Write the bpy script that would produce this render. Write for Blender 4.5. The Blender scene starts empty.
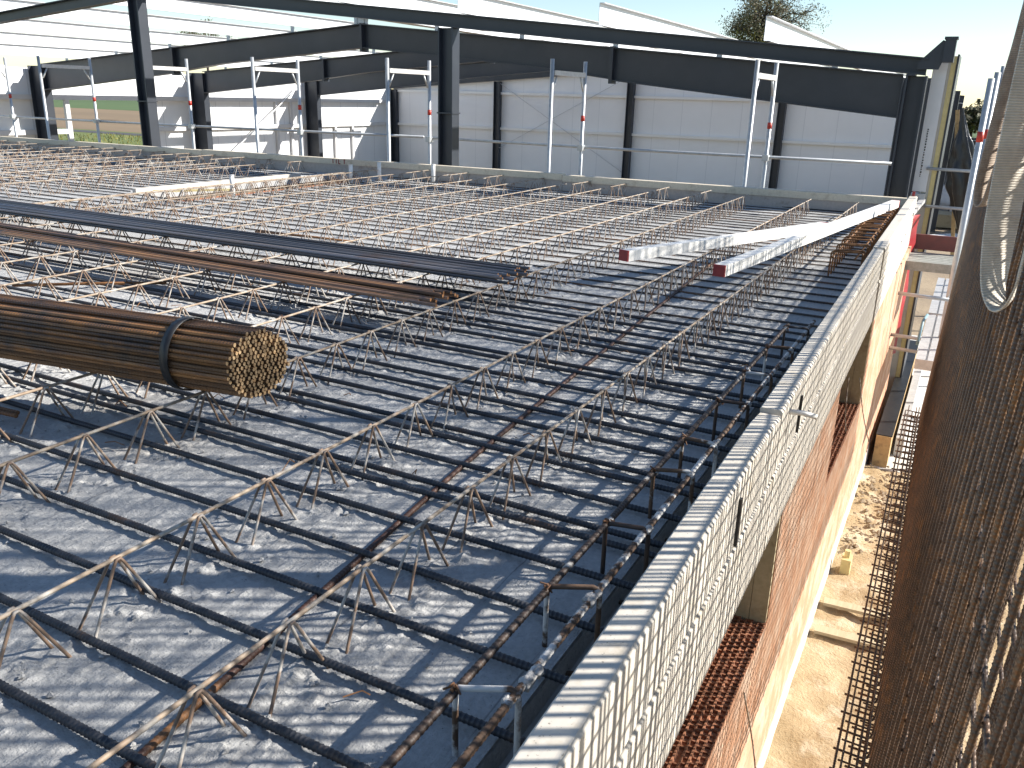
import bpy, math, random
from mathutils import Vector, Matrix, noise
random.seed(7)
R = random.uniform
sc = bpy.context.scene
COL = sc.collection
V = Vector

# ------------------------------------------------------------------ mesh builder
class MB:
    def __init__(s):
        s.v = []; s.f = []
    def box(s, x0, x1, y0, y1, z0, z1):
        n = len(s.v)
        s.v += [(x0,y0,z0),(x1,y0,z0),(x1,y1,z0),(x0,y1,z0),(x0,y0,z1),(x1,y0,z1),(x1,y1,z1),(x0,y1,z1)]
        s.f += [(n,n+3,n+2,n+1),(n+4,n+5,n+6,n+7),(n,n+1,n+5,n+4),(n+1,n+2,n+6,n+5),(n+2,n+3,n+7,n+6),(n+3,n,n+4,n+7)]
        return s
    def beam(s, a, b, w, h, up=(0,0,1)):
        """a box from a to b, w wide and h high (centred)"""
        a = V(a); b = V(b); d = (b-a).normalized(); u = V(up)
        sd = d.cross(u)
        if sd.length < 1e-6: sd = d.cross(V((1,0,0)))
        sd.normalize(); u = sd.cross(d)
        n = len(s.v)
        for p in (a, b):
            for i, j in ((-1,-1),(1,-1),(1,1),(-1,1)):
                s.v.append(tuple(p + sd*(i*w/2) + u*(j*h/2)))
        s.f += [(n,n+1,n+2,n+3),(n+7,n+6,n+5,n+4),(n,n+4,n+5,n+1),(n+1,n+5,n+6,n+2),(n+2,n+6,n+7,n+3),(n+3,n+7,n+4,n)]
        return s
    def tube(s, pts, r, n=8, caps=True):
        """tube along a polyline; r is a radius or one radius per point"""
        pts = [V(p) for p in pts]
        rr = r if isinstance(r, (list, tuple)) else [r]*len(pts)
        base = len(s.v); prev = None
        for i, p in enumerate(pts):
            if i == 0: t = pts[1]-p
            elif i == len(pts)-1: t = p-pts[i-1]
            else: t = (pts[i+1]-p).normalized() + (p-pts[i-1]).normalized()
            if t.length < 1e-9: t = pts[i]-pts[i-1]
            t.normalize()
            if prev is None:
                e = t.cross(V((0,0,1)))
                if e.length < 1e-3: e = t.cross(V((0,1,0)))
            else:
                e = prev - t*prev.dot(t)
            e.normalize(); prev = e; g = t.cross(e)
            for k in range(n):
                a = 2*math.pi*k/n
                s.v.append(tuple(p + (e*math.cos(a) + g*math.sin(a))*rr[i]))
        for i in range(len(pts)-1):
            for k in range(n):
                a = base+i*n+k; b = base+i*n+(k+1)%n
                s.f.append((a, b, b+n, a+n))
        if caps:
            s.f.append(tuple(base+k for k in range(n))[::-1])
            s.f.append(tuple(base+(len(pts)-1)*n+k for k in range(n)))
        return s
    def ribbed(s, a, b, r, pitch=.009, n=8, rib=.13, ph=0.):
        """ribbed reinforcing bar"""
        a = V(a); b = V(b); L = (b-a).length; m = max(2, int(L/pitch))
        pts = []; rr = []
        for i in range(m):
            for q, k in ((.0,1.),(.55,1.),(.7,1+rib),(.85,1+rib)):
                pts.append(a+(b-a)*((i+q)/m)); rr.append(r*k)
        pts.append(b); rr.append(r)
        return s.tube(pts, rr, n)
    def ribbon(s, pts, w, t):
        """flat strap: pts = centre points, w = width vector per point (or one), t thickness"""
        pts = [V(p) for p in pts]; ws = w if isinstance(w, list) else [w]*len(pts)
        n0 = len(s.v)
        for i, p in enumerate(pts):
            d = (pts[min(i+1,len(pts)-1)]-pts[max(i-1,0)]).normalized()
            wv = V(ws[i]); nn = d.cross(wv).normalized()*t/2
            s.v += [tuple(p-wv/2-nn), tuple(p+wv/2-nn), tuple(p+wv/2+nn), tuple(p-wv/2+nn)]
        for i in range(len(pts)-1):
            for k in range(4):
                a = n0+4*i+k; b = n0+4*i+(k+1)%4
                s.f.append((a,b,b+4,a+4))
        m = n0+4*(len(pts)-1)
        s.f += [(n0,n0+3,n0+2,n0+1),(m,m+1,m+2,m+3)]
        return s
    def prism(s, poly, axis, a, b):
        """polygon extruded along axis 'x','y' or 'z' from a to b; poly in the other two coordinates, in order"""
        n = len(s.v); k = len(poly)
        for t in (a, b):
            for (p, q) in poly:
                s.v.append({'x':(t,p,q),'y':(p,t,q),'z':(p,q,t)}[axis])
        s.f.append(tuple(range(n, n+k))); s.f.append(tuple(range(n+2*k-1, n+k-1, -1)))
        for i in range(k):
            j = (i+1)%k
            s.f.append((n+i, n+k+i, n+k+j, n+j))
        return s
    def build(s, name, mat, parent=None, smooth=False, origin=None):
        if parent is not None:
            o0 = ORG[parent.name]
        elif origin is not None:
            o0 = V(origin)
        else:
            xs, ys, zs = zip(*s.v)
            o0 = V(((min(xs)+max(xs))/2, (min(ys)+max(ys))/2, min(zs)))
        me = bpy.data.meshes.new(name)
        me.from_pydata([(x-o0.x, y-o0.y, z-o0.z) for x, y, z in s.v], [], s.f)
        bpy_fix(me)
        me.materials.append(mat)
        if smooth:
            me.polygons.foreach_set('use_smooth', [True]*len(me.polygons))
        o = bpy.data.objects.new(name, me); COL.objects.link(o)
        ORG[o.name] = o0
        if parent is not None: o.parent = parent
        else: o.location = o0
        return o

import bmesh
def bpy_fix(me):
    if len(me.polygons) > 60000:
        me.update(); return
    bm = bmesh.new(); bm.from_mesh(me)
    bmesh.ops.recalc_face_normals(bm, faces=bm.faces)
    bm.to_mesh(me); bm.free(); me.update()

ORG = {}
def tag(o, label=None, cat=None, group=None, kind=None):
    if label: o['label'] = label
    if cat: o['category'] = cat
    if group: o['group'] = group
    if kind: o['kind'] = kind
    return o
def thing(name, loc, label, cat, group=None):
    o = bpy.data.objects.new(name, None); COL.objects.link(o)
    o.location = loc; o.empty_display_size = .1; ORG[o.name] = V(loc)
    return tag(o, label, cat, group)
def dup(o, loc=None, rot=None, parent=None, label=None):
    c = o.copy(); COL.objects.link(c)
    if parent is not None: c.parent = parent
    for ch in [x for x in o.children]: dup(ch, parent=c)
    if loc is not None: c.location = loc
    if rot is not None: c.rotation_euler = rot
    if label: c['label'] = label
    return c

# ------------------------------------------------------------------ materials
def newmat(name):
    m = bpy.data.materials.new(name); m.use_nodes = True
    nt = m.node_tree; nt.nodes.clear()
    out = nt.nodes.new('ShaderNodeOutputMaterial'); b = nt.nodes.new('ShaderNodeBsdfPrincipled')
    nt.links.new(b.outputs[0], out.inputs[0])
    return m, nt, b
def rgba(c): return (c[0], c[1], c[2], 1)
def N(nt, t, **kw):
    n = nt.nodes.new(t)
    for k, v in kw.items():
        if k in n.inputs: n.inputs[k].default_value = v
        else: setattr(n, k, v)
    return n
def noise_fac(nt, vec, scale, detail=4, rough=.6, lo=.35, hi=.65):
    n = N(nt, 'ShaderNodeTexNoise', Scale=scale, Detail=detail, Roughness=rough)
    nt.links.new(vec, n.inputs['Vector'])
    r = N(nt, 'ShaderNodeMapRange'); r.inputs[1].default_value = lo; r.inputs[2].default_value = hi
    nt.links.new(n.outputs[0], r.inputs[0])
    return r.outputs[0], n.outputs[0]
def mix(nt, fac, a, b, mode='MIX'):
    m = nt.nodes.new('ShaderNodeMix'); m.data_type = 'RGBA'; m.blend_type = mode
    for sock, val in ((m.inputs[0], fac), (m.inputs[6], a), (m.inputs[7], b)):
        if isinstance(val, (int, float)): sock.default_value = val
        elif isinstance(val, tuple): sock.default_value = rgba(val)
        else: nt.links.new(val, sock)
    return m.outputs[2]
def wpos(nt, scale=(1,1,1)):
    g = nt.nodes.new('ShaderNodeNewGeometry')
    if scale == (1,1,1): return g.outputs['Position']
    mp = N(nt, 'ShaderNodeMapping'); mp.inputs['Scale'].default_value = scale
    nt.links.new(g.outputs['Position'], mp.inputs[0]); return mp.outputs[0]
def bump(nt, b, height, strength, dist):
    n = N(nt, 'ShaderNodeBump'); n.inputs['Strength'].default_value = strength; n.inputs['Distance'].default_value = dist
    nt.links.new(height, n.inputs['Height'])
    nt.links.new(n.outputs[0], b.inputs['Normal']); return n
def vary(nt, col, lo, hi):
    oi = nt.nodes.new('ShaderNodeObjectInfo'); r = N(nt, 'ShaderNodeMapRange'); r.inputs[3].default_value = lo; r.inputs[4].default_value = hi
    nt.links.new(oi.outputs['Random'], r.inputs[0])
    v = nt.nodes.new('ShaderNodeVectorMath'); v.operation = 'SCALE'
    nt.links.new(col, v.inputs[0]); nt.links.new(r.outputs[0], v.inputs['Scale'])
    return v.outputs[0]
def mat2(name, c1, c2, scale, rough=.7, metal=0., bs=0., bd=.002, lo=.35, hi=.65, stretch=(1,1,1), c3=None, s3=None, lo3=.55, hi3=.7, bscale=None, spec=.5, var=None):
    m, nt, b = newmat(name)
    p = wpos(nt, stretch)
    f, raw = noise_fac(nt, p, scale, 6, .65, lo, hi)
    col = mix(nt, f, c1, c2)
    if c3:
        f3, _ = noise_fac(nt, wpos(nt), s3, 5, .6, lo3, hi3)
        col = mix(nt, f3, col, c3)
    if var: col = vary(nt, col, *var)
    nt.links.new(col, b.inputs['Base Color'])
    b.inputs['Roughness'].default_value = rough; b.inputs['Metallic'].default_value = metal
    b.inputs['Specular IOR Level'].default_value = spec
    if bs:
        if bscale:
            _, raw = noise_fac(nt, wpos(nt), bscale, 6, .7)
        bump(nt, b, raw, bs, bd)
    return m

M = {}
M['rebar'] = mat2('dark_mill_steel', (.028,.032,.04), (.05,.052,.06), 35, .5, .35, c3=(.09,.055,.035), s3=9, lo3=.56, hi3=.74)
M['rebar_far'] = mat2('sunlit_rusty_bar_steel', (.075,.06,.05), (.05,.047,.048), 12, .6, .15, c3=(.16,.08,.04), s3=3, lo3=.52, hi3=.7, var=(.6,1.3))  # paler, browner copy of the bar steel: sunlight painted in, plus rust patches
M['wire'] = mat2('lattice_wire', (.37,.295,.215), (.22,.15,.1), 26, .7, .0, var=(.75,1.1), c3=(.42,.39,.34), s3=18, lo3=.48, hi3=.66)
M['diag'] = mat2('diagonal_wire_steel', (.16,.10,.066), (.25,.17,.115), 22, .6, c3=(.42,.39,.35), s3=13, lo3=.49, hi3=.6)
M['rusty'] = mat2('rusty_bar', (.10,.045,.022), (.19,.085,.03), 30, .7, c3=(.05,.035,.03), s3=12)
M['joint'] = mat2('dark_rust_bar', (.045,.018,.012), (.07,.03,.016), 9, .6, c3=(.22,.1,.035), s3=2.2, lo3=.6, hi3=.66)
M['cagebar'] = mat2('dark_bar_with_splash', (.035,.024,.02), (.06,.035,.022), 26, .6, c3=(.4,.39,.37), s3=7, lo3=.6, hi3=.65)
M['rod_rust'] = mat2('rusty_rod', (.26,.125,.045), (.12,.06,.03), 14, .55, .1, var=(.35,1.35), stretch=(.35,4,4), c3=(.05,.042,.038), s3=5, lo3=.52, hi3=.7)
M['rod_end'] = mat2('cut_rod_end', (.36,.26,.15), (.24,.14,.06), 90, .65, var=(.45,1.3))
M['rod_grey'] = mat2('blue_grey_rod', (.11,.12,.145), (.14,.115,.10), 8, .42, .3, var=(.22,1.7), stretch=(.3,3,3), c3=(.12,.065,.035), s3=3, lo3=.6, hi3=.75)
M['rod_brown'] = mat2('brown_rod', (.34,.17,.07), (.16,.10,.07), 8, .48, .1, var=(.22,1.6), stretch=(.3,3,3), c3=(.05,.055,.065), s3=4)
M['band'] = mat2('steel_band', (.015,.016,.02), (.03,.03,.03), 20, .45, .3)
M['splash_dapple'] = mat2('bar_with_cement_and_sun_dapples', (.07,.04,.025), (.12,.07,.04), 30, .7, c3=(.55,.54,.52), s3=11, lo3=.5, hi3=.56, bs=.5, bd=.003)  # white patches: dried cement, plus sun dapples painted onto the outer top bar
M['mesh'] = mat2('mesh_steel', (.125,.082,.058), (.065,.05,.043), 25, .34, .35, c3=(.22,.115,.05), s3=14, lo3=.52, hi3=.70)
M['batten'] = mat2('white_batten', (.78,.77,.74), (.66,.64,.6), 12, .55, c3=(.5,.45,.38), s3=7, lo3=.62, hi3=.72, bs=.15)
M['redend'] = mat2('red_paint', (.3,.03,.03), (.24,.02,.025), 30, .5)
M['black'] = mat2('anthracite_paint', (.024,.03,.041), (.032,.038,.05), 3, .42)
M['purlin'] = mat2('galvanised_purlin', (.72,.73,.74), (.64,.66,.68), 6, .45, .0)
M['galv'] = mat2('galvanised_tube', (.5,.52,.53), (.38,.4,.42), 12, .42, .4)
M['alu'] = mat2('aluminium_deck', (.58,.57,.56), (.46,.45,.44), 18, .5, .3)
M['olddeck'] = mat2('worn_deck', (.33,.33,.31), (.24,.25,.22), 30, .6)
M['redmark'] = mat2('red_marking', (.5,.04,.02), (.4,.03,.02), 20, .5)
M['red'] = mat2('red_plastic', (.3,.012,.016), (.2,.01,.014), 6, .5)
M['palecore'] = mat2('pale_panel_core', (.55,.53,.47), (.48,.46,.41), 8, .8)
M['foam'] = mat2('yellow_foam', (.62,.52,.25), (.55,.46,.22), 30, .8)
M['toeboard'] = mat2('red_brown_toeboard', (.2,.06,.05), (.14,.05,.045), 10, .6)
M['timber'] = mat2('raw_timber', (.52,.36,.17), (.42,.28,.13), 5, .7, stretch=(6,1,6), c3=(.3,.2,.1), s3=20)
M['tarp'] = mat2('black_plastic_sheet', (.012,.012,.013), (.02,.02,.022), 6, .28, spec=.5, bs=.3, bd=.04)
M['orange'] = mat2('orange_pipe', (.5,.14,.03), (.35,.1,.03), 5, .5)
M['darkpaint'] = mat2('dark_car_paint', (.02,.022,.028), (.03,.03,.035), 2, .3)
M['carpaint'] = mat2('silver_car_paint', (.5,.53,.58), (.47,.5,.56), 2, .25, .5)
M['glass'] = mat2('dark_car_glass', (.02,.025,.03), (.03,.03,.035), 2, .08)
M['tyre'] = mat2('tyre_rubber', (.02,.02,.02), (.03,.03,.03), 20, .8)
M['rust_cage'] = mat2('orange_rust', (.26,.12,.04), (.16,.07,.025), 30, .75)
M['cement'] = mat2('dried_cement', (.5,.49,.47), (.36,.35,.34), 60, .95, bs=.8, bd=.004, bscale=180)
M['pvc'] = mat2('white_pvc', (.75,.74,.72), (.65,.64,.62), 20, .5)
M['bark'] = mat2('bark', (.07,.05,.035), (.045,.035,.028), 12, .9)
M['leaf'] = mat2('autumn_leaf', (.10,.085,.04), (.06,.07,.025), .9, .7, c3=(.16,.09,.04), s3=1.6)
M['leafyellow'] = mat2('yellowing_leaf', (.2,.17,.03), (.11,.12,.025), 1.2, .7)
M['blue'] = mat2('pale_blue_plastic', (.2,.33,.38), (.16,.27,.32), 10, .5)

# --- concrete of the precast slab: pale grey, rough raked streaks along y
def concrete_mat():
    m, nt, b = newmat('precast_concrete')
    p = wpos(nt)
    f, raw = noise_fac(nt, p, 3.2, 8, .65, .3, .7)
    col = mix(nt, f, (.41,.408,.40), (.55,.545,.53))
    f2, raw2 = noise_fac(nt, p, 70, 6, .7, .36, .62)
    col = mix(nt, f2, mix(nt, .45, col, (.25,.25,.25)), col)
    st = wpos(nt, (28, 2.0, 1))
    f3, raw3 = noise_fac(nt, st, 1.0, 6, .7, .4, .62)
    col = mix(nt, f3, mix(nt, .25, col, (.28,.28,.28)), col)
    f4, _ = noise_fac(nt, p, 1.1, 3, .5, .6, .75)
    col = mix(nt, f4, col, mix(nt, .35, col, (.42,.34,.24)))
    st2 = wpos(nt, (60, 1.1, 1)); f7, raw7 = noise_fac(nt, st2, 1.0, 4, .6, .64, .70)
    col = mix(nt, f7, col, mix(nt, .55, col, (.12,.12,.125)))
    # small dark pits
    f5, raw5 = noise_fac(nt, p, 160, 3, .6, .66, .72)
    col = mix(nt, f5, col, (.12,.12,.12))
    nt.links.new(col, b.inputs['Base Color'])
    b.inputs['Roughness'].default_value = .85; b.inputs['Specular IOR Level'].default_value = .25
    a1 = N(nt, 'ShaderNodeMath', operation='MULTIPLY_ADD'); a1.inputs[1].default_value = .9
    nt.links.new(raw3, a1.inputs[0]); nt.links.new(raw2, a1.inputs[2])
    a2 = N(nt, 'ShaderNodeMath', operation='MULTIPLY_ADD'); a2.inputs[1].default_value = .5
    f6, raw6 = noise_fac(nt, p, 22, 5, .65)
    nt.links.new(raw6, a2.inputs[0]); nt.links.new(a1.outputs[0], a2.inputs[2])
    bump(nt, b, a2.outputs[0], .95, .009)
    return m
M['concrete'] = concrete_mat()
M['smoothconc'] = mat2('smooth_concrete', (.3,.3,.295), (.42,.41,.4), 6, .8, bs=.4, bd=.002, bscale=60)
M['paleconc'] = mat2('pale_concrete', (.62,.6,.56), (.5,.48,.44), 4, .85, bs=.4, bd=.004, bscale=40)
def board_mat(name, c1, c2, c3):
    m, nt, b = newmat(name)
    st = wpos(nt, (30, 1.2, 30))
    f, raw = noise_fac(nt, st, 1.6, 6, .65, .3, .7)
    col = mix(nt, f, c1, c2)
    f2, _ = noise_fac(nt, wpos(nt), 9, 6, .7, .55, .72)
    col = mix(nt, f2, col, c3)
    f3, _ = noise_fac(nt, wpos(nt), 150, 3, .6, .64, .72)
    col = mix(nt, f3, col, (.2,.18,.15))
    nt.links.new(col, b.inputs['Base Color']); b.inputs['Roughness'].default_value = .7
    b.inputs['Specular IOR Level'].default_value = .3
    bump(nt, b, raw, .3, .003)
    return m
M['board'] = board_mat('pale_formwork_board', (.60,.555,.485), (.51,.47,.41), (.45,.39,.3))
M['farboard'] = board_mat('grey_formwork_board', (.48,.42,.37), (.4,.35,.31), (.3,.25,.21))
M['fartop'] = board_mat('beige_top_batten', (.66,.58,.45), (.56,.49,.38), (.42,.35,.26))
M['jamb'] = board_mat('stained_board', (.5,.42,.28), (.4,.33,.21), (.28,.21,.13))
def brick_mat():
    m, nt, b = newmat('clay_block')
    g = nt.nodes.new('ShaderNodeNewGeometry')
    sx = N(nt, 'ShaderNodeSeparateXYZ'); nt.links.new(g.outputs['Position'], sx.inputs[0])
    cb = N(nt, 'ShaderNodeCombineXYZ'); nt.links.new(sx.outputs[1], cb.inputs[0]); nt.links.new(sx.outputs[2], cb.inputs[1])
    br = N(nt, 'ShaderNodeTexBrick'); nt.links.new(cb.outputs[0], br.inputs['Vector'])
    br.inputs['Scale'].default_value = 1.; br.inputs['Brick Width'].default_value = .31; br.inputs['Row Height'].default_value = .215
    br.inputs['Mortar Size'].default_value = .004; br.inputs['Mortar Smooth'].default_value = .2
    br.inputs['Color1'].default_value = rgba((.5,.26,.155)); br.inputs['Color2'].default_value = rgba((.58,.34,.22)); br.inputs['Mortar'].default_value = rgba((.3,.2,.15))
    f, raw = noise_fac(nt, g.outputs['Position'], 7, 6, .7, .45, .7)
    col = mix(nt, f, br.outputs[0], (.66,.5,.38))
    # vertical combed grooves of hollow clay blocks
    w = N(nt, 'ShaderNodeTexWave', Scale=16., Distortion=.4); w.bands_direction = 'X'; nt.links.new(cb.outputs[0], w.inputs['Vector'])
    col = mix(nt, .12, col, w.outputs[0], 'MULTIPLY')
    nt.links.new(col, b.inputs['Base Color']); b.inputs['Roughness'].default_value = .85
    b.inputs['Specular IOR Level'].default_value = .2
    bump(nt, b, w.outputs[1], .25, .004)
    return m
M['brick'] = brick_mat()
M['brickcell'] = mat2('fired_clay', (.27,.11,.055), (.4,.17,.09), 20, .85, c3=(.14,.06,.04), s3=30)
M['dirty'] = mat2('mortar_splash', (.66,.62,.56), (.55,.48,.4), 10, .9, bs=.6, bd=.006)
def panel_mat(name, base, seam, axis, pitch=1.0):
    m, nt, b = newmat(name)
    g = nt.nodes.new('ShaderNodeNewGeometry')
    sx = N(nt, 'ShaderNodeSeparateXYZ'); nt.links.new(g.outputs['Position'], sx.inputs[0])
    d = N(nt, 'ShaderNodeMath', operation='DIVIDE'); d.inputs[1].default_value = pitch; nt.links.new(sx.outputs[axis], d.inputs[0])
    fr = N(nt, 'ShaderNodeMath', operation='FRACT'); nt.links.new(d.outputs[0], fr.inputs[0])
    lt = N(nt, 'ShaderNodeMath', operation='LESS_THAN'); lt.inputs[1].default_value = .022/pitch; nt.links.new(fr.outputs[0], lt.inputs[0])
    f, _ = noise_fac(nt, g.outputs['Position'], .8, 4, .6, .3, .7)
    col = mix(nt, f, base, tuple(c*.94 for c in base))
    fd, _ = noise_fac(nt, wpos(nt, (3,3,.35)), 1.6, 6, .7, .5, .78)
    col = mix(nt, fd, col, tuple(c*.95 for c in base))
    col = mix(nt, lt.outputs[0], col, seam)
    nt.links.new(col, b.inputs['Base Color']); b.inputs['Roughness'].default_value = .45
    return m
M['panelx'] = panel_mat('white_sandwich_panel', (.84,.845,.85), (.7,.71,.72), 0)
M['panely'] = panel_mat('white_side_panel', (.76,.77,.78), (.55,.56,.58), 1)
M['white'] = mat2('white_sheet', (.74,.75,.76), (.68,.69,.7), 3, .4)
M['rail'] = mat2('light_grey_rail', (.6,.6,.6), (.55,.55,.56), 3, .45)
M['rail2'] = mat2('pale_wall_rail', (.84,.83,.8), (.8,.79,.76), 3, .45)
def sling_mat(name, c1, c2):
    m, nt, b = newmat(name)
    g = nt.nodes.new('ShaderNodeNewGeometry')
    w = N(nt, 'ShaderNodeTexWave', Scale=62., Distortion=.3); w.bands_direction = 'Z'; nt.links.new(g.outputs['Position'], w.inputs['Vector'])
    f, _ = noise_fac(nt, g.outputs['Position'], 22, 5, .65, .35, .7)
    col = mix(nt, f, c1, c2)
    col = mix(nt, .25, col, w.outputs[0], 'MULTIPLY')
    nt.links.new(col, b.inputs['Base Color']); b.inputs['Roughness'].default_value = .9
    b.inputs['Specular IOR Level'].default_value = .15
    bump(nt, b, w.outputs[1], .5, .002)
    return m
M['sling'] = sling_mat('beige_sling_webbing', (.74,.69,.6), (.58,.52,.44))
M['sling2'] = sling_mat('dirty_sling_webbing', (.55,.47,.39), (.38,.3,.24))
M['sand'] = mat2('sandy_soil', (.52,.40,.24), (.34,.235,.12), 2.6, .95, bs=.9, bd=.02, c3=(.66,.56,.4), s3=4.5, lo3=.5, hi3=.7, bscale=45)
M['dirt'] = mat2('site_dirt', (.34,.26,.17), (.24,.18,.12), .6, .95, bs=.6, bd=.03, bscale=12)
M['grass'] = mat2('grass_field', (.09,.13,.03), (.16,.17,.05), .35, .95, bs=.5, bd=.05, bscale=3)
M['plough'] = mat2('brown_field', (.23,.16,.09), (.17,.12,.07), .06, .95, stretch=(.3,1,1))
M['green'] = mat2('green_crop', (.075,.12,.035), (.06,.1,.03), .03, .95)
M['asphalt'] = mat2('asphalt', (.055,.055,.058), (.07,.07,.07), 1.5, .9)

# ------------------------------------------------------------------ SETTING
def sheet(name, x0, x1, y0, y1, z, mat, kind='structure'):
    b = MB(); b.v = [(x0,y0,z),(x1,y0,z),(x1,y1,z),(x0,y1,z)]; b.f = [(0,1,2,3)]
    return tag(b.build(name, mat), kind=kind)
GZ = -2.0
sheet('ground', -900, 900, -300, 1600, GZ-.03, M['grass'])
sheet('site_ground', -20.9, 60, -30, 31, GZ-.02, M['dirt'])
sheet('brown_field', -600, -24, 41, 77, GZ-.024, M['plough'])
sheet('green_field', -900, 900, 77.2, 900, GZ-.02, M['green'])
sheet('road', -600, -24, 38.4, 40.2, GZ-.02, M['asphalt'])

# sandy strip beside the wall: a displaced sheet
b = MB(); nx, ny = 40, 160
for j in range(ny+1):
    for i in range(nx+1):
        x = -.40+i*1.7/nx; y = .5+j*6.9/ny
        z = GZ + .045 + .035*noise.noise(V((x*3, y*3, 0))) + .02*noise.noise(V((x*11, y*8, 3))) + .004*noise.noise(V((x*40, y*40, 3)))
        if x < -.3: z += .0
        if y > 5.6: z += .05*max(0, noise.noise(V((x*9, y*9, 7))))
        b.v.append((x,y,z))
for j in range(ny):
    for i in range(nx):
        a = j*(nx+1)+i; b.f.append((a,a+1,a+nx+2,a+nx+1))
tag(b.build('sandy_path', M['sand'], smooth=True), kind='structure')
b = MB().box(-.36, .9, 7.42, 12.5, GZ-.2, GZ+.03)
tag(b.build('pavement', M['paleconc']), kind='structure')

# precast slab, with the opening left free; the visible near part is really rough
XE = -.515
HX0, HX1, HY0, HY1 = -6.95, -6.2, 5.5, 8.45
b = MB()
b.box(-15, HX0, -1.5, 8.86, -.06, 0); b.box(HX1, -3.6, -1.5, 8.86, -.06, 0)
b.box(HX0, HX1, -1.5, HY0, -.06, 0); b.box(HX0, HX1, HY1, 8.86, -.06, 0)
b.box(-3.6, XE, 4.6, 8.86, -.06, 0); b.box(-3.6, XE, -1.5, .2, -.06, 0)
nx, ny = 430, 600; n0 = len(b.v)
x0, x1, y0, y1 = -3.6, XE, .2, 4.6
GX = [-.886, -1.306, -1.885, -2.31, -2.75]
for j in range(ny+1):
    for i in range(nx+1):
        x = x0+(x1-x0)*i/nx; y = y0+(y1-y0)*j/ny
        e = min(1, min(x-x0, x1-x, y-y0, y1-y)/.03)
        dg = min(abs(x-g) for g in GX)
        rough = .35 + 1.3*math.exp(-(dg/.10)**2)
        z = .0025*noise.noise(V((x*45, y*3.5, 0))) + .0035*noise.noise(V((x*13, y*4, 5)))
        k = noise.noise(V((x*24, y*20, 9))) + .6*noise.noise(V((x*55, y*50, 2)))
        k2 = noise.noise(V((x*17, y*11, 21))) + .5*noise.noise(V((x*42, y*36, 4))) + .25*noise.noise(V((x*95, y*85, 6)))
        z += .009*rough*max(0, k-.05)
        if k2 > .1: z += .0105*min(1.6, rough)*math.sqrt(k2-.1)*(.6+.4*noise.noise(V((x*120, y*110, 8)))) + .0018*noise.noise(V((x*90, y*80, 1)))
        # flat smooth lane at the plank joint and at the edge
        if abs(x+1.02-.0) < .10 or x > XE-.12: z *= .25
        b.v.append((x, y, z*max(0,e)))
for j in range(ny):
    for i in range(nx):
        a = n0+j*(nx+1)+i; b.f.append((a,a+1,a+nx+2,a+nx+1))
b.box(-3.6, XE, .2, 4.6, -.06, -.012)
tag(b.build('floor_slab', M['concrete'], smooth=False), kind='structure')

# ------------------------------------------------------------------ BRICK WALL under the slab edge
XW = -.395
wall = thing('brick_wall', (-.52, 4.4, GZ), 'orange hollow clay block wall below the edge boards with two window openings', 'wall')
P1 = (2.9, 4.3); O2 = (4.3, 5.7); P2 = (5.7, 8.95); PZ = -.87; BT = -.265
b = MB()
b.box(-.65, XW, -1, 8.95, GZ-.05, PZ-.012)
b.box(-.65, XW, P1[0]+.003, P1[1], PZ-.012, BT-.003); b.box(-.65, XW, P2[0]+.003, P2[1], PZ-.012, BT-.003)
b.build('wall_body', M['brick'], wall)
def cells(y0, y1, name):
    c = MB(); nrow = 11
    for r in range(nrow+1):
        x = -.648+(.25)*r/nrow
        c.box(x-.003, x+.003, y0, y1, PZ-.012, PZ+R(-.002,.003))
    for r in range(nrow):
        xa = -.648+.25*r/nrow+.003; xb = -.648+.25*(r+1)/nrow-.003
        y = y0+.004+(.012 if r%2 else 0)
        while y < y1-.01:
            if random.random() > .03:
                c.box(xa, xb, y-.0025, y+.0025, PZ-.0118, PZ-.004+R(-.002,.004))
            y += .026
    c.build(name, M['brickcell'], wall)
cells(.4, 2.895, 'hollow_block_course'); cells(O2[0]+.004, O2[1]-.004, 'hollow_block_course')
for y in (P1[0], P2[0]):
    b = MB()
    for k in range(4):
        b.box(-.645+.062*k, -.645+.062*k+.0605, y-.022+.002*(k%2), y, PZ-.01, BT-.004)
    b.build('jamb_board', M['jamb'], wall)
b = MB().box(XW, XW+.006, 3.2, 8.9, GZ-.02, GZ+.20)
b.box(XW, XW+.004, .4, 3.19, GZ-.02, GZ+.13)
b.build('mortar_base', M['dirty'], wall)
# recessed ring of wall behind the near opening (dark room inside)
b = MB().box(-3.2, -.9, -1, 8.9, GZ-.05, GZ-.005)
tag(b.build('basement_floor', M['smoothconc']), kind='structure')
b = MB().box(-15, -3.2, -1.4, 8.9, GZ-.05, -.062)
b2 = MB().box(-3.2, -.64, -1.4, -1.1, GZ-.05, -.062)
b = MB().box(-3.3, -3.2, -1.1, 8.9, GZ-.05, -.062)
tag(b.build('inner_wall', M['smoothconc']), 'plain grey inner wall in the dark room behind the window openings', 'wall')

# strip of wall head between the slab edge and the edge boards
b = MB().box(-.65, -.445, -1, 8.86, BT, -.061)
tag(b.build('ring_beam', M['smoothconc']), 'rough grey concrete strip between slab edge and pale edge boards', 'ring beam')

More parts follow.
